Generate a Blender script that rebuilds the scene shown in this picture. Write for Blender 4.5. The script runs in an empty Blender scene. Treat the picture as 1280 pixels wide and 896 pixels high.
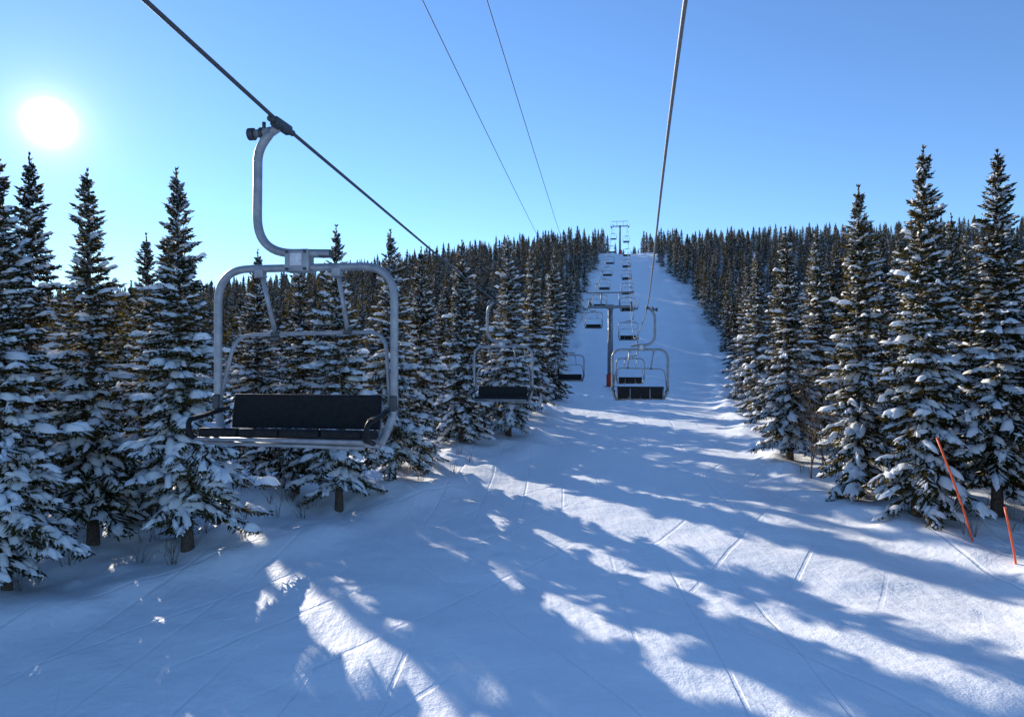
import bpy, bmesh, math, random
import numpy as np
from mathutils import Vector, Matrix

CZ = 5.6            # camera height above the piste origin
scene = bpy.context.scene
scene.view_settings.view_transform = 'Standard'
scene.view_settings.look = 'None'
scene.view_settings.exposure = 0

# ------------------------------------------------------------------ sun / sky
SUN = Vector((-0.678, 1.0, 0.345)).normalized()
EL = math.asin(SUN.z)
ROT = math.atan2(SUN.x, SUN.y)

world = bpy.data.worlds.new("World")
scene.world = world
world.use_nodes = True
nt = world.node_tree
nt.nodes.clear()
out = nt.nodes.new('ShaderNodeOutputWorld')
sky = nt.nodes.new('ShaderNodeTexSky')
sky.sky_type = 'NISHITA'
sky.sun_disc = False
sky.sun_elevation = EL
sky.sun_rotation = ROT % (2 * math.pi)
sky.altitude = 1200
sky.air_density = 1.0
sky.dust_density = 0.0
sky.ozone_density = 3.0
tint = nt.nodes.new('ShaderNodeMixRGB'); tint.blend_type = 'MULTIPLY'; tint.inputs[0].default_value = 1.0
tint.inputs[2].default_value = (0.77, 0.915, 1.09, 1)
nt.links.new(sky.outputs[0], tint.inputs[1])
bg = nt.nodes.new('ShaderNodeBackground')
bg.inputs['Strength'].default_value = 0.22
nt.links.new(tint.outputs[0], bg.inputs['Color'])
tc = nt.nodes.new('ShaderNodeTexCoord')
nrm = nt.nodes.new('ShaderNodeVectorMath'); nrm.operation = 'NORMALIZE'
nt.links.new(tc.outputs['Generated'], nrm.inputs[0])
dot = nt.nodes.new('ShaderNodeVectorMath'); dot.operation = 'DOT_PRODUCT'
dot.inputs[1].default_value = SUN
nt.links.new(nrm.outputs[0], dot.inputs[0])
cl = nt.nodes.new('ShaderNodeMath'); cl.operation = 'MAXIMUM'; cl.inputs[1].default_value = 0.0
nt.links.new(dot.outputs['Value'], cl.inputs[0])
prev = None
for p, a in ((14000, 30.0), (2500, 0.7), (500, 0.22), (60, 0.09)):
    pw = nt.nodes.new('ShaderNodeMath'); pw.operation = 'POWER'; pw.inputs[1].default_value = p
    nt.links.new(cl.outputs[0], pw.inputs[0])
    mu = nt.nodes.new('ShaderNodeMath'); mu.operation = 'MULTIPLY'; mu.inputs[1].default_value = a
    nt.links.new(pw.outputs[0], mu.inputs[0])
    if prev is None:
        prev = mu
    else:
        ad = nt.nodes.new('ShaderNodeMath'); ad.operation = 'ADD'
        nt.links.new(prev.outputs[0], ad.inputs[0]); nt.links.new(mu.outputs[0], ad.inputs[1])
        prev = ad
bg2 = nt.nodes.new('ShaderNodeBackground')
bg2.inputs['Color'].default_value = (1.0, 0.93, 0.84, 1)
nt.links.new(prev.outputs[0], bg2.inputs['Strength'])
addsh = nt.nodes.new('ShaderNodeAddShader')
nt.links.new(bg.outputs[0], addsh.inputs[0]); nt.links.new(bg2.outputs[0], addsh.inputs[1])
nt.links.new(addsh.outputs[0], out.inputs['Surface'])

sl = bpy.data.lights.new("sun", 'SUN')
sl.energy = 8.0
sl.angle = math.radians(0.5)
sl.color = (1.0, 0.92, 0.80)
so = bpy.data.objects.new("sun", sl)
so.rotation_euler = SUN.to_track_quat('Z', 'Y').to_euler()
so.location = (-60, 90, 60)
scene.collection.objects.link(so)

# ------------------------------------------------------------------ materials
def new_mat(name):
    m = bpy.data.materials.new(name); m.use_nodes = True
    t = m.node_tree
    b = t.nodes['Principled BSDF']
    return m, t, b

def N(t, typ, **kw):
    n = t.nodes.new(typ)
    for k, v in kw.items():
        setattr(n, k, v)
    return n

def simple_mat(name, c1, c2, rough=0.5, metal=0.0, scale=6.0, bump=0.0, spec=0.5):
    m, t, b = new_mat(name)
    co = N(t, 'ShaderNodeTexCoord')
    no = N(t, 'ShaderNodeTexNoise'); no.inputs['Scale'].default_value = scale; no.inputs['Detail'].default_value = 6
    t.links.new(co.outputs['Object'], no.inputs['Vector'])
    cr = N(t, 'ShaderNodeValToRGB')
    cr.color_ramp.elements[0].color = (*c1, 1); cr.color_ramp.elements[0].position = 0.3
    cr.color_ramp.elements[1].color = (*c2, 1); cr.color_ramp.elements[1].position = 0.7
    t.links.new(no.outputs['Fac'], cr.inputs[0]); t.links.new(cr.outputs[0], b.inputs['Base Color'])
    b.inputs['Roughness'].default_value = rough; b.inputs['Metallic'].default_value = metal
    b.inputs['Specular IOR Level'].default_value = spec
    if bump:
        bp = N(t, 'ShaderNodeBump'); bp.inputs['Strength'].default_value = bump; bp.inputs['Distance'].default_value = 0.02
        t.links.new(no.outputs['Fac'], bp.inputs['Height']); t.links.new(bp.outputs[0], b.inputs['Normal'])
    return m

M_steel = simple_mat("galvanised_steel", (0.19, 0.205, 0.23), (0.31, 0.325, 0.35), 0.5, 0.4, 9, 0.05)
M_dark = simple_mat("dark_steel", (0.04, 0.045, 0.05), (0.07, 0.075, 0.08), 0.5, 0.5, 12)
M_black = simple_mat("black_vinyl", (0.006, 0.006, 0.007), (0.014, 0.014, 0.016), 0.65, 0.0, 20, 0.15, 0.2)
M_cable = simple_mat("wire_rope", (0.05, 0.05, 0.055), (0.09, 0.09, 0.095), 0.55, 0.3, 60, 0.1)
M_cable2 = simple_mat("bright_wire_rope", (0.13, 0.125, 0.12), (0.22, 0.21, 0.20), 0.5, 0.4, 60, 0.1)
M_pole = simple_mat("tower_paint", (0.13, 0.15, 0.18), (0.19, 0.21, 0.24), 0.5, 0.3, 3)
M_red = simple_mat("red_padding", (0.42, 0.03, 0.025), (0.55, 0.05, 0.035), 0.6, 0, 4)
M_orange = simple_mat("orange_plastic", (0.85, 0.09, 0.02), (0.95, 0.14, 0.03), 0.45, 0, 8)
M_white = simple_mat("label_plate", (0.4, 0.42, 0.45), (0.6, 0.6, 0.62), 0.4, 0, 25)
M_conc = simple_mat("concrete", (0.25, 0.25, 0.25), (0.38, 0.37, 0.35), 0.9, 0, 6, 0.3)
M_wood = simple_mat("weathered_wood", (0.07, 0.05, 0.035), (0.14, 0.10, 0.07), 0.85, 0, 8, 0.4)
M_bark = simple_mat("spruce_bark", (0.045, 0.03, 0.024), (0.12, 0.085, 0.06), 0.9, 0, 14, 0.3)
M_twig = simple_mat("bare_twigs", (0.10, 0.065, 0.04), (0.2, 0.14, 0.09), 0.85, 0, 10)

def needle_mat():
    m, t, b = new_mat("spruce_needles")
    geo = N(t, 'ShaderNodeNewGeometry')
    no = N(t, 'ShaderNodeTexNoise'); no.inputs['Scale'].default_value = 1.8; no.inputs['Detail'].default_value = 1
    t.links.new(geo.outputs['Position'], no.inputs['Vector'])
    cr = N(t, 'ShaderNodeValToRGB')
    e = cr.color_ramp.elements
    e[0].position = 0.3; e[0].color = (0.022, 0.030, 0.015, 1)
    e[1].position = 0.72; e[1].color = (0.088, 0.074, 0.030, 1)
    t.links.new(no.outputs['Fac'], cr.inputs[0])
    oi = N(t, 'ShaderNodeObjectInfo')
    hsv = N(t, 'ShaderNodeHueSaturation')
    mr = N(t, 'ShaderNodeMapRange'); mr.inputs['To Min'].default_value = 0.65; mr.inputs['To Max'].default_value = 1.35
    t.links.new(oi.outputs['Random'], mr.inputs['Value'])
    t.links.new(mr.outputs[0], hsv.inputs['Value'])
    t.links.new(cr.outputs[0], hsv.inputs['Color'])
    d = N(t, 'ShaderNodeBsdfDiffuse'); t.links.new(hsv.outputs[0], d.inputs['Color'])
    tr = N(t, 'ShaderNodeBsdfTranslucent')
    br = N(t, 'ShaderNodeMixRGB'); br.blend_type = 'MULTIPLY'; br.inputs[0].default_value = 1.0
    br.inputs[2].default_value = (2.2, 1.6, 0.8, 1)
    t.links.new(hsv.outputs[0], br.inputs[1]); t.links.new(br.outputs[0], tr.inputs['Color'])
    mx = N(t, 'ShaderNodeMixShader'); mx.inputs[0].default_value = 0.38
    t.links.new(d.outputs[0], mx.inputs[1]); t.links.new(tr.outputs[0], mx.inputs[2])
    t.links.new(mx.outputs[0], t.nodes['Material Output'].inputs['Surface'])
    t.nodes.remove(b)
    return m
M_needle = needle_mat()

def treesnow_mat():
    m, t, b = new_mat("branch_snow")
    d = N(t, 'ShaderNodeBsdfDiffuse'); d.inputs['Color'].default_value = (0.90, 0.91, 0.925, 1)
    tr = N(t, 'ShaderNodeBsdfTranslucent'); tr.inputs['Color'].default_value = (0.89, 0.89, 0.9, 1)
    mx = N(t, 'ShaderNodeMixShader'); mx.inputs[0].default_value = 0.3
    t.links.new(d.outputs[0], mx.inputs[1]); t.links.new(tr.outputs[0], mx.inputs[2])
    t.links.new(mx.outputs[0], t.nodes['Material Output'].inputs['Surface'])
    t.nodes.remove(b)
    return m
M_tsnow = treesnow_mat()

def snow_ground_mat():
    m, t, b = new_mat("piste_snow")
    co = N(t, 'ShaderNodeTexCoord')
    def noise(scale, detail, vec=None, rough=0.55, dist=0.0):
        n = N(t, 'ShaderNodeTexNoise')
        n.inputs['Scale'].default_value = scale; n.inputs['Detail'].default_value = detail
        n.inputs['Roughness'].default_value = rough; n.inputs['Distortion'].default_value = dist
        t.links.new(vec if vec else co.outputs['Object'], n.inputs['Vector'])
        return n.outputs['Fac']
    def mapping(rot, sc):
        mp = N(t, 'ShaderNodeMapping')
        mp.inputs['Rotation'].default_value = (0, 0, math.radians(rot)); mp.inputs['Scale'].default_value = sc
        t.links.new(co.outputs['Object'], mp.inputs['Vector'])
        return mp.outputs[0]
    def math_(op, a, bb):
        n = N(t, 'ShaderNodeMath', operation=op)
        for i, v in enumerate((a, bb)):
            if isinstance(v, (int, float)): n.inputs[i].default_value = v
            else: t.links.new(v, n.inputs[i])
        return n.outputs[0]
    def mr(v, a, bb, c=0.0, d=1.0):
        n = N(t, 'ShaderNodeMapRange'); n.interpolation_type = 'SMOOTHSTEP'
        n.inputs['From Min'].default_value = a; n.inputs['From Max'].default_value = bb
        n.inputs['To Min'].default_value = c; n.inputs['To Max'].default_value = d
        t.links.new(v, n.inputs['Value']); return n.outputs[0]
    # colour
    cr = N(t, 'ShaderNodeValToRGB')
    cr.color_ramp.elements[0].position = 0.3; cr.color_ramp.elements[0].color = (0.88, 0.895, 0.915, 1)
    cr.color_ramp.elements[1].position = 0.7; cr.color_ramp.elements[1].color = (0.94, 0.945, 0.95, 1)
    t.links.new(noise(0.35, 2), cr.inputs[0]); t.links.new(cr.outputs[0], b.inputs['Base Color'])
    b.inputs['Roughness'].default_value = 0.5
    b.inputs['Specular IOR Level'].default_value = 0.6
    # heights in metres
    h = math_('MULTIPLY', noise(2.4, 4, rough=.6), 0.05)
    h = math_('ADD', h, math_('MULTIPLY', noise(26, 2, rough=0.7), 0.009))
    h = math_('ADD', h, math_('MULTIPLY', noise(1.0, 2, mapping(9, (4.0, 0.35, 1)), dist=.4), 0.018))
    h = math_('ADD', h, math_('MULTIPLY', noise(1.0, 2, mapping(-28, (3.5, 0.3, 1)), dist=.4), 0.014))
    for rot, sc, dis, ms, dp in ((6, 0.20, 7.0, 0.16, .016), (36, 0.16, 9.0, 0.21, .014), (-26, 0.18, 11.0, 0.13, .014)):
        w = N(t, 'ShaderNodeTexWave'); w.wave_type = 'BANDS'; w.bands_direction = 'X'
        w.inputs['Scale'].default_value = sc; w.inputs['Distortion'].default_value = dis
        w.inputs['Detail'].default_value = 0.0; w.inputs['Detail Scale'].default_value = 0.22
        t.links.new(mapping(rot, (1, 1, 1)), w.inputs['Vector'])
        g = mr(w.outputs['Fac'], 0.988, 0.9998)
        mk = mr(noise(ms, 0, mapping(rot + 17, (1, .6, 1))), 0.44, 0.60)
        h = math_('SUBTRACT', h, math_('MULTIPLY', math_('MULTIPLY', g, mk), dp))
    bp = N(t, 'ShaderNodeBump'); bp.inputs['Strength'].default_value = 0.85; bp.inputs['Distance'].default_value = 1.0
    t.links.new(h, bp.inputs['Height']); t.links.new(bp.outputs[0], b.inputs['Normal'])
    return m
M_snow = snow_ground_mat()

# ------------------------------------------------------------------ terrain
def vnoise(x, y, seed):
    xi = np.floor(x).astype(np.int64); yi = np.floor(y).astype(np.int64)
    fx = x - xi; fy = y - yi
    fx = fx * fx * fx * (fx * (fx * 6 - 15) + 10); fy = fy * fy * fy * (fy * (fy * 6 - 15) + 10)
    def h(a, b):
        n = (a * 374761393 + b * 668265263 + seed * 974634777) & 0xFFFFFFFF
        n = ((n ^ (n >> 13)) * 1274126177) & 0xFFFFFFFF
        n = n ^ (n >> 16)
        return (n & 0xFFFF) / 65535.0 * 2 - 1
    return ((h(xi, yi) * (1 - fx) + h(xi + 1, yi) * fx) * (1 - fy) +
            (h(xi, yi + 1) * (1 - fx) + h(xi + 1, yi + 1) * fx) * fy)

_yk = [-300, -50, 0, 10, 20, 30, 45, 75, 100, 150, 220, 260, 320, 600, 2000, 4500]
_zk = [-14, -7, -5.9, -5.6, -5.35, -4.95, -4.3, -3.3, 0, 14, 34, 37.5, 37, 20, -10, -30]
_yd = np.arange(-300, 4500, 1.0)
_zd = np.interp(_yd, _yk, _zk)
_k = np.exp(-0.5 * (np.arange(-20, 21) / 6.0) ** 2); _k /= _k.sum()
_zs = np.convolve(np.pad(_zd, 20, mode='edge'), _k, 'valid')

def smooth_curve(ks, vs, sig=2.5):
    yy = np.arange(-60, 340, .5); v = np.interp(yy, ks, vs)
    n = int(sig * 8); k = np.exp(-.5 * (np.arange(-n, n + 1) * .5 / sig) ** 2); k /= k.sum()
    return yy, np.convolve(np.pad(v, n, mode='edge'), k, 'valid')
LDX = smooth_curve([-50, 0, 10, 15, 19.5, 26.5, 38, 60, 82, 112, 170, 218, 260, 300],
                   [-15, -12, -12, -11.3, -7.1, -3.3, 0.9, 3.9, 6.2, 11, 21, 32, 38, 46], 1.6)
RDX = smooth_curve([-50, 0, 17, 20.5, 29, 48, 95, 130, 175, 215, 260, 300],
                   [13.5, 13, 12.4, 11.4, 11.3, 15.8, 28.5, 34.5, 38.5, 41.5, 46, 46], 1.6)
def Ledge(y): return np.interp(y, *LDX)
def Redge(y): return np.interp(y, *RDX)
def sstep(a, b, v):
    t = np.clip((v - a) / (b - a), 0, 1); return t * t * (3 - 2 * t)

def ground(x, y):
    x = np.asarray(x, float); y = np.asarray(y, float)
    z = np.interp(y, _yd, _zs)
    L = Ledge(y); R = Redge(y)
    wob = 0.7 * vnoise(y / 4.0, y * 0 + 3.3, 5)
    f = 1 - 0.5 * sstep(0, 130, (L - 8) - x) + 0.10 * sstep(0, 120, x - R - 10)
    z = -5.6 + (z + 5.6) * f
    offL = sstep(-1.2, 2.2, (L + wob) - x); offR = sstep(-1.0, 1.8, x - (R + wob))
    off = np.maximum(offL, offR)
    on = 1 - off
    xr = x + .35 * y
    # gentle rolls on the piste (lie across the slope), lumpier off piste
    z += on * (0.10 * vnoise(x / 8.0, y / 3.6 + x / 14, 11) + 0.045 * vnoise(x / 1.9 + y * 0.2, y / 1.3, 12) + 0.018 * vnoise(xr / 0.6, y / 0.55, 13))
    z += off * (0.34 + 0.36 * vnoise(x / 3.6 + y / 9, y / 3.8, 21) + 0.17 * vnoise(xr / 1.4, y / 1.3, 22) + 0.07 * vnoise(xr / 0.5, y / 0.5, 23))
    ridge = np.exp(-((x - (L + wob) - 0.3) / 1.0) ** 2) * (0.20 + 0.12 * vnoise(x / 1.3 + .3 * y, y / 1.5, 31)) \
          + np.exp(-((x - (R + wob) + 0.3) / 0.8) ** 2) * (0.26 + 0.20 * vnoise(x / 1.1 + .3 * y, y / 1.1, 32))
    z += ridge
    # slight camber : right half of the lower piste tips toward the left
    z += 0.045 * np.clip(x - 7.5, -6, 6) * sstep(70, 20, y)
    return z + CZ

def axis_pts(c, near, step, grow, hi):
    out = [0.0]
    while out[-1] < hi:
        d = out[-1]; out.append(d + max(step, grow * (d - near) + step if d > near else step))
    return np.array(out)
xp = axis_pts(0, 15, 0.13, 0.035, 2600)
xs = np.concatenate([-xp[::-1][:-1], xp]) + 1.0
yp = [4.0]
while yp[-1] < 4200: yp.append(yp[-1] + max(0.11, 0.011 * yp[-1]))
yb = [4.0]
while yb[-1] > -280: yb.append(yb[-1] - (0.5 + 0.05 * (4 - yb[-1])))
ys = np.array(yb[::-1][:-1] + yp)
X, Y = np.meshgrid(xs, ys)
Z = ground(X, Y)
nx, ny = len(xs), len(ys)
verts = np.stack([X.ravel(), Y.ravel(), Z.ravel()], 1)
i = np.arange(nx - 1)[None, :] + nx * np.arange(ny - 1)[:, None]
faces = np.stack([i, i + 1, i + 1 + nx, i + nx], -1).reshape(-1, 4)

def mesh_from(name, parts, mats):
    """parts: list of (verts Nx3, faces MxK, mat_index, smooth); verts None = reuse the previous vertex block"""
    V = []; loops = []; tot = []; mi = []; sm = []; off = 0; last = 0
    for v, f, m, s in parts:
        if v is not None:
            last = off; V.append(v); off += len(v)
        loops.append((f + last).ravel()); tot.append(np.full(len(f), f.shape[1]))
        mi.append(np.full(len(f), m)); sm.append(np.full(len(f), s, dtype=bool))
    V = np.concatenate(V); loops = np.concatenate(loops); tot = np.concatenate(tot)
    me = bpy.data.meshes.new(name)
    me.vertices.add(len(V)); me.vertices.foreach_set('co', V.astype(np.float32).ravel())
    me.loops.add(len(loops)); me.loops.foreach_set('vertex_index', loops.astype(np.int32))
    me.polygons.add(len(tot))
    st = np.concatenate([[0], np.cumsum(tot)[:-1]])
    me.polygons.foreach_set('loop_start', st.astype(np.int32))
    me.polygons.foreach_set('loop_total', tot.astype(np.int32))
    me.polygons.foreach_set('material_index', np.concatenate(mi).astype(np.int32))
    me.polygons.foreach_set('use_smooth', np.concatenate(sm))
    for m in mats: me.materials.append(m)
    me.update(); me.validate()
    return me

def link(name, me, loc=(0, 0, 0), rz=0, sc=(1, 1, 1)):
    o = bpy.data.objects.new(name, me); o.location = loc; o.rotation_euler = (0, 0, rz); o.scale = sc
    scene.collection.objects.link(o); return o

link("snow_ground", mesh_from("snow_ground", [(verts, faces, 0, True)], [M_snow]))

# ------------------------------------------------------------------ spruce generator
def kites(B, D, L, W, rng, roll_amp=0.6):
    up = np.array([0, 0, 1.0])
    S = np.cross(D, up); n = np.linalg.norm(S, axis=1, keepdims=True)
    S = np.where(n > 1e-3, S / np.maximum(n, 1e-3), np.array([1.0, 0, 0]))
    U = np.cross(S, D)
    r = rng.uniform(-roll_amp, roll_amp, (len(B), 1))
    S2 = S * np.cos(r) + U * np.sin(r)
    L = L[:, None]; W = W[:, None]
    k = rng.uniform(0.3, 0.6, (len(B), 1))
    v = np.stack([B, B + D * L * k + S2 * W * 0.5, B + D * L, B + D * L * (k * 0.8) - S2 * W * 0.5], 1)
    f = np.arange(len(B))[:, None] * 4 + np.arange(4)[None, :]
    return v.reshape(-1, 3), f

def roofs(B, D, L, W, rng, h):
    up = np.array([0, 0, 1.0])
    S = np.cross(D, up); n = np.linalg.norm(S, axis=1, keepdims=True)
    S = np.where(n > 1e-3, S / np.maximum(n, 1e-3), np.array([1.0, 0, 0]))
    L = L[:, None]; W = W[:, None]
    lift = up * 0.012
    H = up * h * rng.uniform(0.6, 1.4, (len(B), 1))
    v = np.stack([B + lift + D * L * .05, B + D * L * .45 + S * W * 0.55, B + D * L * 0.95 + lift, B + D * L * .5 - S * W * 0.55,
                  B + D * L * .48 + H], 1)
    base = np.arange(len(B))[:, None] * 5
    f = np.concatenate([base + np.array([a]) for a in ([0, 1, 4], [1, 2, 4], [2, 3, 4], [3, 0, 4])])
    return v.reshape(-1, 3), f

def domes(C, T, S, a, b, h, rng, n=7):
    m = len(C); up = np.array([0, 0, 1.0])
    ang = np.linspace(0, 2 * np.pi, n, endpoint=False)[None, :] + rng.uniform(-.25, .25, (m, n))
    r0 = rng.uniform(0.55, 1.3, (m, n)); r1 = r0 * rng.uniform(0.5, 0.75, (m, n))
    def ring(r, z):
        return (C[:, None] + T[:, None] * (np.cos(ang) * r * a[:, None])[..., None]
                + S[:, None] * (np.sin(ang) * r * b[:, None])[..., None] + up * z[..., None])
    R0 = ring(r0, -0.25 * h[:, None] * np.ones((m, n)) - 0.25 * b[:, None] * r0 * np.abs(np.sin(ang)))
    R1 = ring(r1, h[:, None] * rng.uniform(.45, .95, (m, n)))
    P = (C + up * h[:, None] * 1.05)[:, None]
    v = np.concatenate([R0, R1, P], 1)
    q = []; tr = []
    for k in range(n):
        k2 = (k + 1) % n
        q.append([k, k2, n + k2, n + k]); tr.append([n + k, n + k2, 2 * n])
    base = np.arange(m)[:, None, None] * (2 * n + 1)
    q = (base + np.array(q)[None]).reshape(-1, 4); tr = (base + np.array(tr)[None]).reshape(-1, 3)
    return v.reshape(-1, 3), q, tr

def spruce(name, seed, H=10.0, R=1.7, whorl=0.34, perw=6, extra=90, tw=0.085, wid=0.06, snow=0.5, sub=True, env=1.0, base=0.07):
    rng = np.random.default_rng(seed)
    TB, TD, TL, TW = [], [], [], []     # needle twigs
    SB, SD, SL, SW = [], [], [], []     # snow on twigs
    DC, DT, DS, Da, Db, Dh = [], [], [], [], [], []
    zs = []
    z = base * H
    while z < 0.97 * H:
        th = z / H
        wlen = rng.uniform(.74, 1.14)
        for k in range(perw if th < .85 else 5):
            zs.append((z + rng.normal(0, .05), wlen, k * 2 * np.pi / perw + z * 7.3 + rng.normal(0, .3)))
        z += whorl * (1.15 - 0.75 * th) * rng.uniform(.75, 1.25)
    for k in range(extra):
        zs.append((H * (base + .01 + 0.86 * rng.random()), rng.uniform(.35, .7), rng.uniform(0, 6.28)))
    lop = rng.uniform(0, 2 * np.pi, 3)
    for (z0, lf, az) in zs:
        th = min(max(z0 / H, 0), 0.985)
        L = (R * (1 - th) ** env + .06) * rng.uniform(.76, 1.14) * lf
        L *= 1 + 0.15 * math.sin(az + lop[0] + th * 9) + 0.08 * math.sin(th * 31 + lop[1])
        if th < .15: L *= .62 + .38 * th / .15
        L = max(L, 0.12)
        outv = np.array([math.cos(az), math.sin(az), 0]); side = np.array([-outv[1], outv[0], 0])
        pitch = -0.34 + 1.0 * th ** 1.3 + rng.normal(0, .10)
        droop = 0.42 * L * (1 - th) * rng.uniform(.6, 1.5)
        ns = max(3, int(L / tw))
        s = np.linspace(.10, 1, ns) + rng.uniform(-.3, .3, ns) / ns
        s = np.clip(s, .05, 1)
        P = np.array([0, 0, z0]) + outv * (s * L * math.cos(pitch))[:, None] + \
            np.array([0, 0, 1.]) * (s * L * math.sin(pitch) - droop * s ** 2 + .55 * droop * s ** 3.5)[:, None]
        tang = np.gradient(P, axis=0); tang /= np.linalg.norm(tang, axis=1, keepdims=True) + 1e-9
        w = L * .36 * (1 - s) ** .6 * sstep(0, .35, s) + .05
        seg = L / ns * 1.6
        for _ in range(2):
            TB.append(P - tang * seg * .3); TD.append(tang); TL.append(np.full(ns, seg * 1.5)); TW.append(np.full(ns, wid * 1.5))
        for sg in (-1, 1):
            a = rng.uniform(.6, 1.05, ns)[:, None]
            d = tang * np.cos(a) + side * sg * np.sin(a) + np.array([0, 0, -1.]) * rng.uniform(.05, .45, ns)[:, None]
            d /= np.linalg.norm(d, axis=1, keepdims=True)
            l = w * rng.uniform(.65, 1.25, ns) + .04
            TB.append(P); TD.append(d); TL.append(l); TW.append(wid * rng.uniform(.8, 1.3, ns))
            TB.append(P); TD.append(d); TL.append(l * .9); TW.append(wid * rng.uniform(.8, 1.3, ns))
            mk = rng.random(ns) < min(snow * .8, .9)
            if mk.any():
                SB.append(P[mk]); SD.append(d[mk]); SL.append(l[mk]); SW.append(np.full(mk.sum(), wid * 1.4))
            if sub:
                for fr in (.4, .75):
                    for s2 in (-1, 1):
                        a2 = rng.uniform(.5, .9, ns)[:, None] * s2
                        perp = np.cross(d, np.array([0, 0, 1.])); perp /= np.linalg.norm(perp, axis=1, keepdims=True) + 1e-6
                        d2 = d * np.cos(a2) + perp * np.sin(a2) + np.array([0, 0, -1.]) * rng.uniform(-.1, .4, ns)[:, None]
                        d2 /= np.linalg.norm(d2, axis=1, keepdims=True)
                        mm = l > .12
                        if mm.any():
                            TB.append((P + d * (l * fr)[:, None])[mm]); TD.append(d2[mm]); TL.append((l * .42 * rng.uniform(.7, 1.3, ns))[mm])
                            TW.append(np.full(mm.sum(), wid * .95))
        # hanging twiglets
        d = np.array([0, 0, -1.]) + rng.normal(0, .35, (ns, 3)); d /= np.linalg.norm(d, axis=1, keepdims=True)
        TB.append(P + side * (rng.uniform(-.5, .5, ns) * w)[:, None]); TD.append(d); TL.append(rng.uniform(.08, .24, ns) * (1.1 - .6 * th)); TW.append(np.full(ns, wid * .9))
        # snow pillows lying along the bough
        np_ = rng.poisson(snow * (1.0 + 3.6 * L))
        if np_ > 0:
            idx = rng.integers(max(0, int(ns * .2)), ns, np_)
            c = P[idx] + side * (rng.uniform(-.6, .6, np_) * w[idx])[:, None] + np.array([0, 0, .012])
            rotk = rng.normal(0, .5, np_)[:, None]
            T_ = tang[idx] * np.cos(rotk) + side * np.sin(rotk); S_ = np.cross(np.array([0, 0, 1.]), T_)
            S_ /= np.linalg.norm(S_, axis=1, keepdims=True) + 1e-6
            DC.append(c); DT.append(T_); DS.append(S_)
            sz = rng.uniform(.45, 1.55, np_) * (.40 + .60 * min(1, L / 1.2))
            Da.append(.23 * sz); Db.append((.04 + .15 * w[idx]) * sz * rng.uniform(.7, 1.4, np_)); Dh.append(.07 * sz * rng.uniform(.6, 1.6, np_))
    # leader shoot
    lz = np.linspace(.94, 1.0, 6) * H; LP = np.stack([0 * lz, 0 * lz, lz], 1)
    for _ in range(4):
        d = rng.normal(0, .35, (6, 3)); d[:, 2] = 1; d /= np.linalg.norm(d, axis=1, keepdims=True)
        TB.append(LP); TD.append(d); TL.append(np.full(6, .15)); TW.append(np.full(6, wid))
    cat = np.concatenate
    TB, TD, TL, TW = cat(TB), cat(TD), cat(TL), cat(TW)
    parts = []
    v, f = kites(TB, TD, TL, TW, rng, 1.2); parts.append((v, f, 1, False))
    if SB:
        v, f = roofs(cat(SB), cat(SD), cat(SL), cat(SW), rng, .035 if sub else .055); parts.append((v, f, 2, True))
    if DC:
        v, q, tr = domes(cat(DC), cat(DT), cat(DS), cat(Da), cat(Db), cat(Dh), rng, 7 if sub else 5)
        parts.append((v, q, 2, True)); parts.append((None, tr, 2, True))
    # trunk
    nr, nsd = 9, 9
    hz = np.linspace(-.4, H, nr); rad = np.interp(hz, [-.4, .3, H], [.19, .14, .012]) * (H / 10)
    an = np.linspace(0, 2 * np.pi, nsd, endpoint=False)
    wobx = rng.normal(0, .02, nr); wobx[-1] = 0
    tv = np.stack([np.cos(an)[None] * rad[:, None] + wobx[:, None], np.sin(an)[None] * rad[:, None], np.repeat(hz[:, None], nsd, 1)], -1).reshape(-1, 3)
    tf = []
    for r in range(nr - 1):
        for k in range(nsd):
            k2 = (k + 1) % nsd; tf.append([r * nsd + k, r * nsd + k2, (r + 1) * nsd + k2, (r + 1) * nsd + k])
    parts.append((tv, np.array(tf), 0, True))
    return mesh_from(name, parts, [M_bark, M_needle, M_tsnow])

near_heavy = [spruce("spruce_mesh", s, R=r, snow=1.15, env=e, base=bs) for s, r, e, bs in ((1, 2.0, .95, .115), (2, 1.85, .9, .09), (3, 2.1, 1.0, .12))]
near_mid = [spruce("spruce_mesh", s, R=r, snow=.82, env=e, base=bs) for s, r, e, bs in ((4, 1.75, .95, .10), (5, 1.6, .88, .07), (6, 1.9, 1.0, .115))]
far = [spruce("spruce_far", 20 + k, R=r, whorl=.46, perw=6, extra=30, tw=.18, wid=.15, snow=sn, sub=False, env=.92)
       for k, (r, sn) in enumerate(((1.7, .65), (1.5, .5), (1.85, .8)))]

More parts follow.
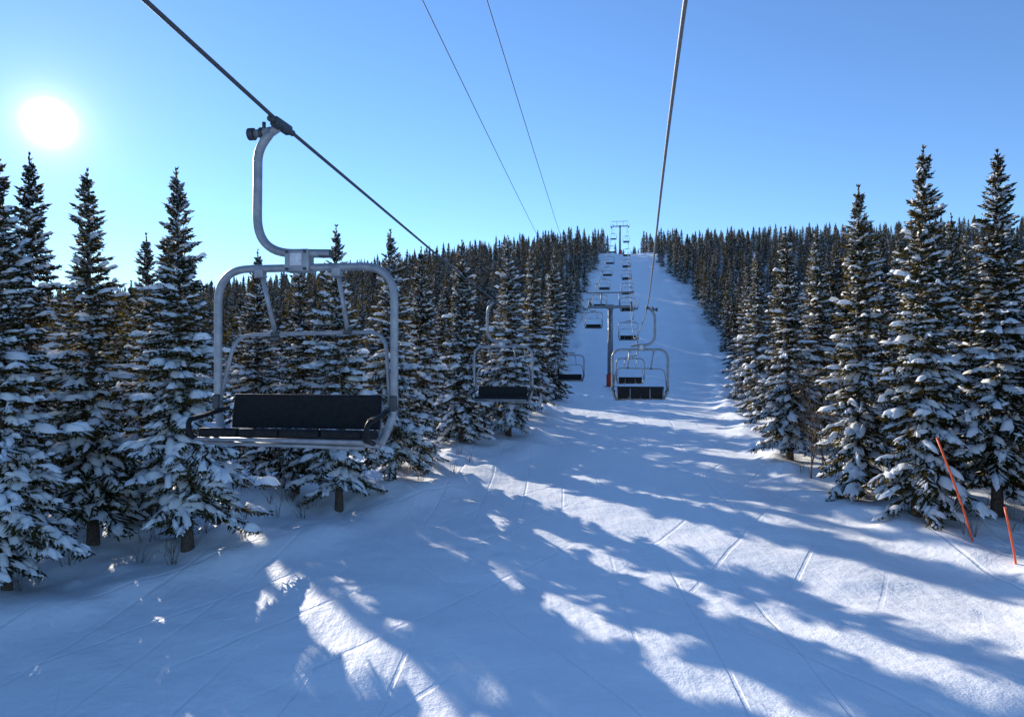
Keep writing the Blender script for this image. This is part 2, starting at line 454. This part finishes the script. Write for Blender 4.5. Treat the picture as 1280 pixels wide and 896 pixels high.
rnd = random.Random(7)
hand = [  # x, y, height, kind
 (-11.9, 16.0, 10.3, 'h'), (-12.0, 19.6, 10.7, 'm'), (-15.2, 21.5, 11.7, 'm'), (-9.0, 18.9, 10.5, 'h'), (-11.9, 22.3, 9.2, 'm'),
 (-12.6, 25.0, 9.4, 'm'), (-6.1, 24.0, 10.0, 'h'), (-8.1, 25.6, 9.0, 'm'), (-10.2, 27.2, 9.1, 'm'), (-4.8, 27.4, 10.0, 'h'),
 (-4.2, 31.0, 10.0, 'm'), (-0.2, 38.6, 11.2, 'h'), (-2.6, 36.0, 10.6, 'm'), (1.6, 50.0, 12.0, 'm'),
 (3.7, 60.0, 12.8, 'm'), (-15.0, 17.0, 10.5, 'h'), (-0.2, 46.0, 11.2, 'm'),
 (12.1, 20.4, 11.0, 'm'), (14.2, 20.0, 10.6, 'm'), (12.2, 24.0, 10.8, 'm'), (12.3, 30.2, 10.2, 'm'), (14.6, 33.0, 10.4, 'm'),
 (17.4, 48.0, 11.4, 'm'), (17.6, 27.0, 10.0, 'm'), (16.9, 42.0, 11.0, 'm'), (20.8, 60.0, 12.0, 'm'), (15.9, 29.5, 9.6, 'm'),
 (17.5, 22.5, 10.8, 'm'), (16.2, 37.0, 10.5, 'm'), (15.2, 24.4, 9.4, 'm'),
]
for (x, y, h, k) in hand:
    me = rnd.choice(near_heavy if k == 'h' else near_mid)
    s = h / 10.0
    o = link("spruce_tree", me, (x, y, float(ground(x, y)) - 0.05), rnd.uniform(0, 6.28), (s * rnd.uniform(.92, 1.08), s * rnd.uniform(.92, 1.08), s))
    o.rotation_euler[0] = rnd.uniform(-.02, .02); o.rotation_euler[1] = rnd.uniform(-.02, .02)

# forest mass: one object, instanced
rng = np.random.default_rng(99)
pts = []; rots = []; scs = []; ids = []
hx = np.array([t[0] for t in hand]); hy = np.array([t[1] for t in hand])
y = 6.0
while y < 292:
    sp = 2.9 + 0.006 * y if y < 90 else 3.1 + .009 * (y - 60)
    x = -min(.85 * y + 36, 215)
    while x < min(.85 * y + 12, 250):
        px = x + rng.uniform(-.45, .45) * sp; py = y + rng.uniform(-.45, .45) * sp
        L = float(Ledge(py)); R = float(Redge(py))
        keep = (px < L - 1.6 or px > R + 1.8) or py > 275
        if py < 60 and (px > R + 1.8) and px < R + 3.0: keep = keep and rng.random() < .5
        if px < L and py < 90:
            # open stand on the sunny side: the low sun reaches the piste through it
            keep = keep and rng.random() < (.62 if py < 60 else .8)
            if px < L - 3.0 and vnoise(np.array(px / 5.0 + .3), np.array(py / 7.0), 77) > 0.05: keep = False
        if px < L and py < 17 and px > -0.76 * py - 3.0: keep = False
        if px > R and py < 19 and px < .76 * py + 3.0: keep = False
        if keep and np.min((hx - px) ** 2 + (hy - py) ** 2) < 2.2 ** 2: keep = False
        if keep:
            pts.append((px, py, float(ground(px, py)) - .1))
            rots.append((rng.normal(0, .015), rng.normal(0, .015), rng.uniform(0, 6.28)))
            h = rng.uniform(.66, 1.10) * (1 - .12 * (py > 120)) * (1.0 if py < 200 else .95)
            if px < L and py < 75: h *= .90
            if rng.random() < .10: h *= .7
            w = h * rng.uniform(.85, 1.15)
            scs.append((w, w, h))
            ids.append(int(rng.integers(0, 3)) + (3 if py > 42 else 0))
        x += sp
    y += sp * .92
fm = bpy.data.meshes.new("spruce_forest")
fm.from_pydata(pts, [], [])
for nm, dt, ty, data, key in (("rot", 'FLOAT_VECTOR', 'v', rots, 'vector'), ("scl", 'FLOAT_VECTOR', 'v', scs, 'vector'), ("idx", 'INT', 'i', ids, 'value')):
    at = fm.attributes.new(nm, dt, 'POINT')
    at.data.foreach_set(key, np.array(data, dtype=np.float32 if ty == 'v' else np.int32).ravel())
coll = bpy.data.collections.new("spruce_forest_parts")
for k, me in enumerate(near_mid + far):
    coll.objects.link(bpy.data.objects.new("spruce_part_%s" % "abcdef"[k], me))
forest = link("spruce_forest", fm)
ng = bpy.data.node_groups.new("forest_instances", 'GeometryNodeTree')
ng.interface.new_socket('Geometry', in_out='INPUT', socket_type='NodeSocketGeometry')
ng.interface.new_socket('Geometry', in_out='OUTPUT', socket_type='NodeSocketGeometry')
gi = ng.nodes.new('NodeGroupInput'); go = ng.nodes.new('NodeGroupOutput')
ci = ng.nodes.new('GeometryNodeCollectionInfo'); ci.inputs['Collection'].default_value = coll
ci.inputs['Separate Children'].default_value = True; ci.inputs['Reset Children'].default_value = True
ip = ng.nodes.new('GeometryNodeInstanceOnPoints'); ip.inputs['Pick Instance'].default_value = True
def named(nm, dt):
    n = ng.nodes.new('GeometryNodeInputNamedAttribute'); n.data_type = dt; n.inputs['Name'].default_value = nm
    return [o for o in n.outputs if o.enabled and o.name == 'Attribute'][0]
ng.links.new(gi.outputs[0], ip.inputs['Points']); ng.links.new(ci.outputs[0], ip.inputs['Instance'])
ng.links.new(named("idx", 'INT'), ip.inputs['Instance Index'])
ng.links.new(named("rot", 'FLOAT_VECTOR'), ip.inputs['Rotation'])
ng.links.new(named("scl", 'FLOAT_VECTOR'), ip.inputs['Scale'])
ng.links.new(ip.outputs[0], go.inputs[0])
md = forest.modifiers.new("instances", 'NODES'); md.node_group = ng
print("forest trees", len(pts))

# ------------------------------------------------------------------ mesh builder
class Builder:
    def __init__(self): self.bm = bmesh.new()
    def tube(self, path, ra, mat, rb=None, n=10, closed=False, ref=(0, 1, 0), smooth=True):
        rb = rb or ra
        P = [Vector(p) for p in path]; rings = []
        m = len(P)
        nrm_ = None
        for i in range(m):
            if closed: t = P[(i + 1) % m] - P[i - 1]
            else: t = P[min(i + 1, m - 1)] - P[max(i - 1, 0)]
            t.normalize()
            r = Vector(ref)
            if nrm_ is None:
                if abs(r.dot(t)) > .95: r = Vector((1, 0, 0))
                a = (r - t * r.dot(t)).normalized()
            else:
                a = (nrm_ - t * nrm_.dot(t)).normalized()
            nrm_ = a
            b = t.cross(a)
            rr = ra[i] if isinstance(ra, (list, tuple)) else ra
            rr2 = rb[i] if isinstance(rb, (list, tuple)) else rb
            rings.append([self.bm.verts.new(P[i] + a * rr * math.cos(2 * math.pi * k / n) + b * rr2 * math.sin(2 * math.pi * k / n)) for k in range(n)])
        for i in range(m if closed else m - 1):
            A, B = rings[i], rings[(i + 1) % m]
            for k in range(n):
                f = self.bm.faces.new((A[k], A[(k + 1) % n], B[(k + 1) % n], B[k])); f.material_index = mat; f.smooth = smooth
        if not closed:
            for A in (rings[0], rings[-1]):
                f = self.bm.faces.new(A); f.material_index = mat
    def box(self, c, size, mat, rot=(0, 0, 0), bev=0.0):
        from mathutils import Euler
        M = Matrix.Translation(c) @ Euler(rot).to_matrix().to_4x4() @ Matrix.Diagonal((*size, 1))
        r = bmesh.ops.create_cube(self.bm, size=1.0, matrix=M)
        vs = set(r['verts']); fs = {f for v in vs for f in v.link_faces}
        for f in fs: f.material_index = mat
        if bev > 0:
            es = list({e for v in vs for e in v.link_edges})
            rr = bmesh.ops.bevel(self.bm, geom=es, offset=bev, segments=3, affect='EDGES', profile=.5)
            for f in rr['faces']: f.material_index = mat; f.smooth = True
    def mesh(self, name, mats):
        bmesh.ops.recalc_face_normals(self.bm, faces=self.bm.faces[:])
        me = bpy.data.meshes.new(name); self.bm.to_mesh(me); self.bm.free()
        for m in mats: me.materials.append(m)
        return me

def fillet(pts, r, n=7, closed=False):
    P = [Vector(p) for p in pts]; out = []
    m = len(P)
    for i in range(m):
        if not closed and i in (0, m - 1): out.append(P[i]); continue
        a, b, c = P[i - 1], P[i], P[(i + 1) % m]
        rr = r[i] if isinstance(r, (list, tuple)) else r
        d1 = (a - b); d2 = (c - b)
        q = min(rr, d1.length * .48, d2.length * .48)
        s = b + d1.normalized() * q; e = b + d2.normalized() * q
        for k in range(n + 1):
            t = k / n; out.append(s * (1 - t) ** 2 + b * 2 * t * (1 - t) + e * t * t)
    return out

# ------------------------------------------------------------------ chair
def chair_mesh():
    b = Builder()
    ST, DK, BK, WH = 0, 1, 2, 3
    # grip
    b.box((0, 0, .0), (.09, .34, .10), DK, bev=.02)
    b.tube([(0, -.24, 0), (0, -.16, 0)], .035, DK); b.tube([(0, .16, 0), (0, .24, 0)], .035, DK)
    b.tube([(0, 0, .02), (-.10, 0, -.05), (-.32, 0, -.07)], [.055, .05, .042], ST)
    b.tube([(-.37, 0, -.07), (-.31, 0, -.07)], .065, DK, n=12)
    b.tube([(-.24, 0, -.065), (-.21, 0, -.065)], .06, DK, n=12)
    b.tube([(-.20, .0, -.03), (-.20, 0.0, .05)], .02, DK, n=8)
    # hanger arm
    hp = fillet([(-.10, 0, -.03), (-.27, 0, -.24), (-.28, 0, -1.33), (.55, 0, -1.36)], [0, .25, .42, 0], 12)
    b.tube(hp, .052, ST, rb=.046, n=12)
    # clamp/yoke
    b.box((.20, 0, -1.43), (.27, .15, .24), ST, bev=.02)
    b.box((.20, -.079, -1.42), (.13, .012, .13), WH, bev=.003)
    b.box((.20, .079, -1.42), (.13, .012, .13), WH, bev=.003)
    for xx in (.10, .30):
        for zz in (-1.34, -1.52):
            b.tube([(xx, -.10, zz), (xx, .10, zz)], .016, DK, n=8)
    b.box((.50, 0, -1.365), (.14, .09, .07), DK, bev=.012)
    # main bail
    bail = fillet([(-.60, -.10, -3.29), (-.73, 0, -3.04), (-.73, 0, -1.50), (1.24, 0, -1.50), (1.24, 0, -3.02), (1.13, -.10, -3.33)], [0, .22, .36, .36, .25, 0], 10)
    b.tube(bail, .042, ST, n=12)
    b.tube([(-.60, -.10, -3.29), (1.13, -.10, -3.33)], .03, ST)
    b.tube([(-.58, -.46, -3.29), (1.10, -.46, -3.31)], .022, ST)
    for xx in (-.56, -.1, .6, 1.06):
        b.tube([(xx, -.54, -3.245), (xx, .02, -3.295), (xx, .07, -3.22), (xx, .12, -2.90)], .017, ST, n=8)
    # seat : four pads
    x0, x1 = -.62, 1.10; wv = (x1 - x0) / 4
    for k in range(4):
        b.box((x0 + wv * (k + .5), -.29, -3.205), (wv - .012, .50, .09), BK, rot=(math.radians(-6), 0, 0), bev=.03)
    b.tube([(x0 - .02, -.53, -3.245), (x1 + .02, -.53, -3.245)], .02, ST, n=8)
    # back rest
    b.box(((x0 + x1) / 2, .07, -3.01), (x1 - x0 - .06, .045, .36), BK, rot=(math.radians(-10), 0, 0), bev=.018)
    # arm rests
    for sx, s in ((-.66, -1), (1.15, 1)):
        ar = fillet([(sx, .08, -2.98), (sx + .03 * s, -.20, -3.02), (sx + .03 * s, -.58, -3.06), (sx, -.58, -3.22), (sx - .02 * s, -.30, -3.29)], [0, .15, .1, .08, 0], 6)
        b.tube(ar, .026, BK, n=8)
        b.box((sx + .03 * s, -.36, -3.035), (.07, .34, .04), BK, rot=(math.radians(5), 0, 0), bev=.015)
    # restraint bar folded behind + links
    rb = fillet([(-.70, -.02, -2.94), (-.60, .12, -2.20), (1.10, .12, -2.17), (1.20, -.02, -2.94)], [0, .2, .2, 0], 8)
    b.tube(rb, .021, ST, n=8)
    for (p, q) in (((-.24, -.0, -1.50), (-.13, .11, -2.19)), ((.62, -.0, -1.50), (.69, .11, -2.17))):
        b.tube([p, q], .030, ST, rb=.022, n=8)
        b.box((p[0], 0, -1.55), (.10, .10, .10), ST, bev=.015)
        b.box((q[0], .11, q[2]), (.09, .06, .06), DK, bev=.01)
    for xx, s in ((-.73, 1), (1.24, -1)):
        b.box((xx, -.01, -2.91), (.075, .10, .16), DK, bev=.015)
    return b.mesh("ski_lift_chair", [M_steel, M_dark, M_black, M_white])
chair_me = chair_mesh()

# ------------------------------------------------------------------ cables (world x, y, z)
def hermite(keys, ys_):
    K = np.array(keys, float); yk = K[:, 0]
    res = []
    sl_ = np.zeros((len(K), 2))
    for i in range(len(K)):
        a = max(i - 1, 0); c = min(i + 1, len(K) - 1)
        sl_[i] = (K[c, 1:] - K[a, 1:]) / (yk[c] - yk[a])
    for yy in ys_:
        i = min(max(np.searchsorted(yk, yy) - 1, 0), len(K) - 2)
        h = yk[i + 1] - yk[i]; t = (yy - yk[i]) / h
        h00 = 2 * t**3 - 3 * t**2 + 1; h10 = t**3 - 2 * t**2 + t; h01 = -2 * t**3 + 3 * t**2; h11 = t**3 - t**2
        v = h00 * K[i, 1:] + h10 * h * sl_[i] + h01 * K[i + 1, 1:] + h11 * h * sl_[i + 1]
        res.append((v[0], yy, v[1] + CZ))
    return res
# keys: y, x, z (relative to eye level)
left_keys = [(-40, -8.3, 7.5), (-10, -4.6, 3.6), (5.2, -2.72, 2.66), (7.2, -2.43, 2.47), (22.8, -.55, 1.92), (38, 1.9, 1.5), (50, 4.2, 1.9), (62, 6.35, 3.6), (75, 8.6, 6.3),
             (110, 14.4, 13.4), (150, 21.0, 22.6), (185, 26.9, 32.0), (220, 32.6, 43.2), (262, 39.5, 44)]
right_keys = [(-40, -6.0, 7.5), (-10, -1.1, 4.2), (5.7, 1.45, 3.0), (24.5, 4.85, 1.85), (38, 6.95, 1.25), (50, 8.9, 1.6), (62, 10.85, 3.5), (75, 13.0, 6.3),
              (110, 18.8, 13.4), (150, 25.4, 22.6), (185, 31.3, 32.0), (220, 37.0, 43.2), (262, 44.0, 44)]
ysamp = np.concatenate([np.arange(-40, 80, 1.0), np.arange(80, 263, 3.0)])
for keys, mt in ((left_keys, M_cable), (right_keys, M_cable2)):
    b = Builder(); b.tube(hermite(keys, ysamp), .02, 0, n=10, ref=(0, 0, 1))
    link("haul_cable", b.mesh("haul_cable", [mt]))

yaw = math.atan(.165)
def put_chair(keys, y, rot):
    x, yy, z = hermite(keys, [y])[0]
    link("ski_lift_chair", chair_me, (x, yy, z - .02), rot)
for y_ in (7.2, 22.8, 48, 77, 96, 118, 140, 162, 184, 204): put_chair(left_keys, y_, -yaw)
for y_ in (24.6, 49, 70, 92, 112, 134, 156, 178, 200): put_chair(right_keys, y_, math.pi - yaw)

# ------------------------------------------------------------------ lift towers
def tower_mesh(hgt):
    """origin at cable height, centre of the line; pole goes down hgt metres. y along line"""
    b = Builder(); P, D, R_, S, C = 0, 1, 2, 3, 4
    b.tube([(0, 0, -hgt + .1), (0, 0, -.55)], [.34, .25], P, n=20)
    b.tube([(0, 0, -hgt - .2), (0, 0, -hgt + 1.35)], .43, R_, n=20)
    b.tube([(0, 0, -hgt - 1.0), (0, 0, -hgt + .05)], .75, C, n=16)
    b.box((0, 0, -.62), (4.9, .34, .30), P, bev=.03)
    b.box((0, 0, -.62), (.75, .6, .5), P, bev=.03)
    # lifting frame
    for sx in (-1.0, 1.0):
        b.tube([(sx, 0, -.5), (sx, 0, .95)], .07, P)
    b.tube([(-2.6, 0, .95), (2.6, 0, .95)], .075, P)
    for sx in (-2.5, 2.5): b.tube([(sx, -.25, .95), (sx, .25, .95)], .05, D)
    for sx in (-2.2, 2.2):
        b.box((sx + .10, 0, -.33), (.06, 3.0, .16), D, bev=.01)
        for k in range(6):
            yy = -1.25 + k * .5
            b.tube([(sx - .05, yy, -.24), (sx + .05, yy, -.24)], .21, S, n=16)
            b.tube([(sx - .08, yy, -.24), (sx + .12, yy, -.24)], .05, D, n=8)
        for yy in (-.8, 0, .8): b.box((sx + .10, yy, -.48), (.05, .10, .32), D)
        # catwalk
        ox = sx + (.55 if sx > 0 else -.55)
        b.box((ox, 0, -.85), (.5, 3.2, .05), S)
        for yy in (-1.5, 0, 1.5): b.tube([(ox + (.24 if sx > 0 else -.24), yy, -.85), (ox + (.24 if sx > 0 else -.24), yy, .15)], .02, S, n=6)
        for zz in (-.35, .15): b.tube([(ox + (.24 if sx > 0 else -.24), -1.5, zz), (ox + (.24 if sx > 0 else -.24), 1.5, zz)], .02, S, n=6)
        b.tube([(sx * .98, -.1, -.66), (ox, 0, -.84)], .04, D)
    # ladder
    for sx in (-.17, .17): b.tube([(sx, -.5, -hgt + 1.5), (sx, -.42, -.4)], .022, S, n=6)
    k = -hgt + 1.7
    while k < -.5: b.tube([(-.17, -.46, k), (.17, -.46, k)], .014, S, n=5); k += .35
    return b.mesh("lift_tower", [M_pole, M_dark, M_red, M_steel, M_conc])
for ty, tz in ((75, 6.3), (220, 43.2), (-40, 7.5)):
    xl = hermite(left_keys, [ty])[0][0]; xr = hermite(right_keys, [ty])[0][0]
    tx = (xl + xr) / 2; z = tz + CZ
    h = z - float(ground(tx, ty))
    link("lift_tower", tower_mesh(h), (tx, ty, z - .02), -yaw, ((xr - xl) / 4.4, 1, 1))

# ------------------------------------------------------------------ overhead wires on poles
def pole_mesh(h):
    b = Builder()
    b.tube([(0, 0, -h - .5), (0, 0, .3)], [.15, .10], 0, n=12)
    b.box((0, 0, 0), (2.3, .12, .14), 0, bev=.015)
    for sx in (-1.0, 1.0): b.tube([(sx, 0, .06), (sx, 0, .16), (sx, 0, .24)], [.03, .06, .04], 1, n=8)
    b.tube([(-.8, -.08, 0), (0, -.13, -.8)], .025, 1, n=6); b.tube([(.8, -.08, 0), (0, -.13, -.8)], .025, 1, n=6)
    return b.mesh("utility_pole", [M_wood, M_dark])
SLW = .131
for (py_, pz) in ((-35, 12.6), (66, 10.6)):
    px_ = 4.1 + SLW * (py_ - 66)
    link("utility_pole", pole_mesh(pz + CZ - float(ground(px_, py_))), (px_, py_, pz + CZ - .24), -math.atan(SLW))
for a in (-1.0, 1.0):
    path = []
    for yy in np.linspace(-35, 66, 60):
        t = (yy + 35) / 101
        path.append((4.1 + SLW * (yy - 66) + a, yy, CZ + 12.6 - 2.0 * t - 0.4 * 4 * t * (1 - t)))
    b = Builder(); b.tube(path, .016, 0, n=6, ref=(0, 0, 1)); link("overhead_wire", b.mesh("overhead_wire", [M_cable]))

# ------------------------------------------------------------------ marker poles
def marker(x, y, h, lean):
    b = Builder()
    pts_ = [(lean * (t ** 1.15), 0, h * t) for t in (0, .25, .5, .75, 1)]
    b.tube([(-.05 * lean, 0, -.35)] + pts_, .026, 0, n=10)
    b.tube([pts_[-1], (pts_[-1][0] + lean * .01, 0, h + .03)], .032, 0, n=10)
    link("marker_pole", b.mesh("marker_pole", [M_orange, M_white]), (x, y, float(ground(x, y))))
marker(12.35, 18.3, 2.75, -.95)
marker(12.25, 16.6, 1.35, -.26)

# ------------------------------------------------------------------ bare birch + dry undergrowth
def bare_tree(seed, h):
    r = random.Random(seed); b = Builder()
    def grow(p, d, l, rad, lev):
        pts_ = [Vector(p)]; dd = Vector(d)
        for k in range(5):
            dd = (dd + Vector((r.gauss(0, .10), r.gauss(0, .10), r.gauss(0.05, .05)))).normalized()
            pts_.append(pts_[-1] + dd * l / 5)
        b.tube(pts_, [rad * (1 - .15 * k) for k in range(6)], 0, n=5 if lev else 8)
        if lev < 3:
            for k in range(7 if lev == 0 else 4):
                t = r.uniform(.25, 1); i_ = min(int(t * 5), 4); q = pts_[i_].lerp(pts_[i_ + 1], t * 5 - i_)
                a = r.uniform(0, 6.28); s = Vector((math.cos(a), math.sin(a), 0)) * r.uniform(.45, .8)
                grow(q, (dd + s).normalized(), l * r.uniform(.35, .55), rad * .45, lev + 1)
    for k in range(2):
        grow((r.uniform(-.2, .2), r.uniform(-.2, .2), -.2), (r.uniform(-.12, .12), r.uniform(-.1, .1), 1), h * r.uniform(.75, 1), .035, 0)
    return b.mesh("bare_birch", [M_twig])
for (x, y_, h, sd) in ((12.7, 27.6, 4.2, 3), (11.7, 26.8, 2.6, 5)):
    link("bare_birch", bare_tree(sd, h), (x, y_, float(ground(x, y_))))
r = random.Random(3); b = Builder()
for k in range(80):
    if k < 44: yy = r.uniform(16, 34); xx = float(Ledge(yy)) - r.uniform(.4, 4.0)
    else: yy = r.uniform(17.5, 34); xx = float(Redge(yy)) + r.uniform(.2, 4.0)
    g = float(ground(xx, yy))
    for j in range(r.randint(3, 9)):
        a = r.uniform(0, 6.28); hh = r.uniform(.2, .75); ln = r.uniform(.05, .35)
        p0 = (xx + r.uniform(-.12, .12), yy + r.uniform(-.12, .12), g - .06)
        b.tube([p0, (p0[0] + math.cos(a) * ln * .4, p0[1] + math.sin(a) * ln * .4, g + hh * .6), (p0[0] + math.cos(a) * ln, p0[1] + math.sin(a) * ln, g + hh)], [.008, .006, .003], 0, n=4)
link("dry_undergrowth", b.mesh("dry_undergrowth", [M_twig]))

# ------------------------------------------------------------------ camera
cam = bpy.data.cameras.new("camera"); cam.lens = 24; cam.sensor_width = 36
cam.clip_end = 8000; cam.clip_start = .05
co = bpy.data.objects.new("camera", cam); co.location = (0, 0, CZ); co.rotation_euler = (math.radians(90), 0, 0)
scene.collection.objects.link(co); scene.camera = co
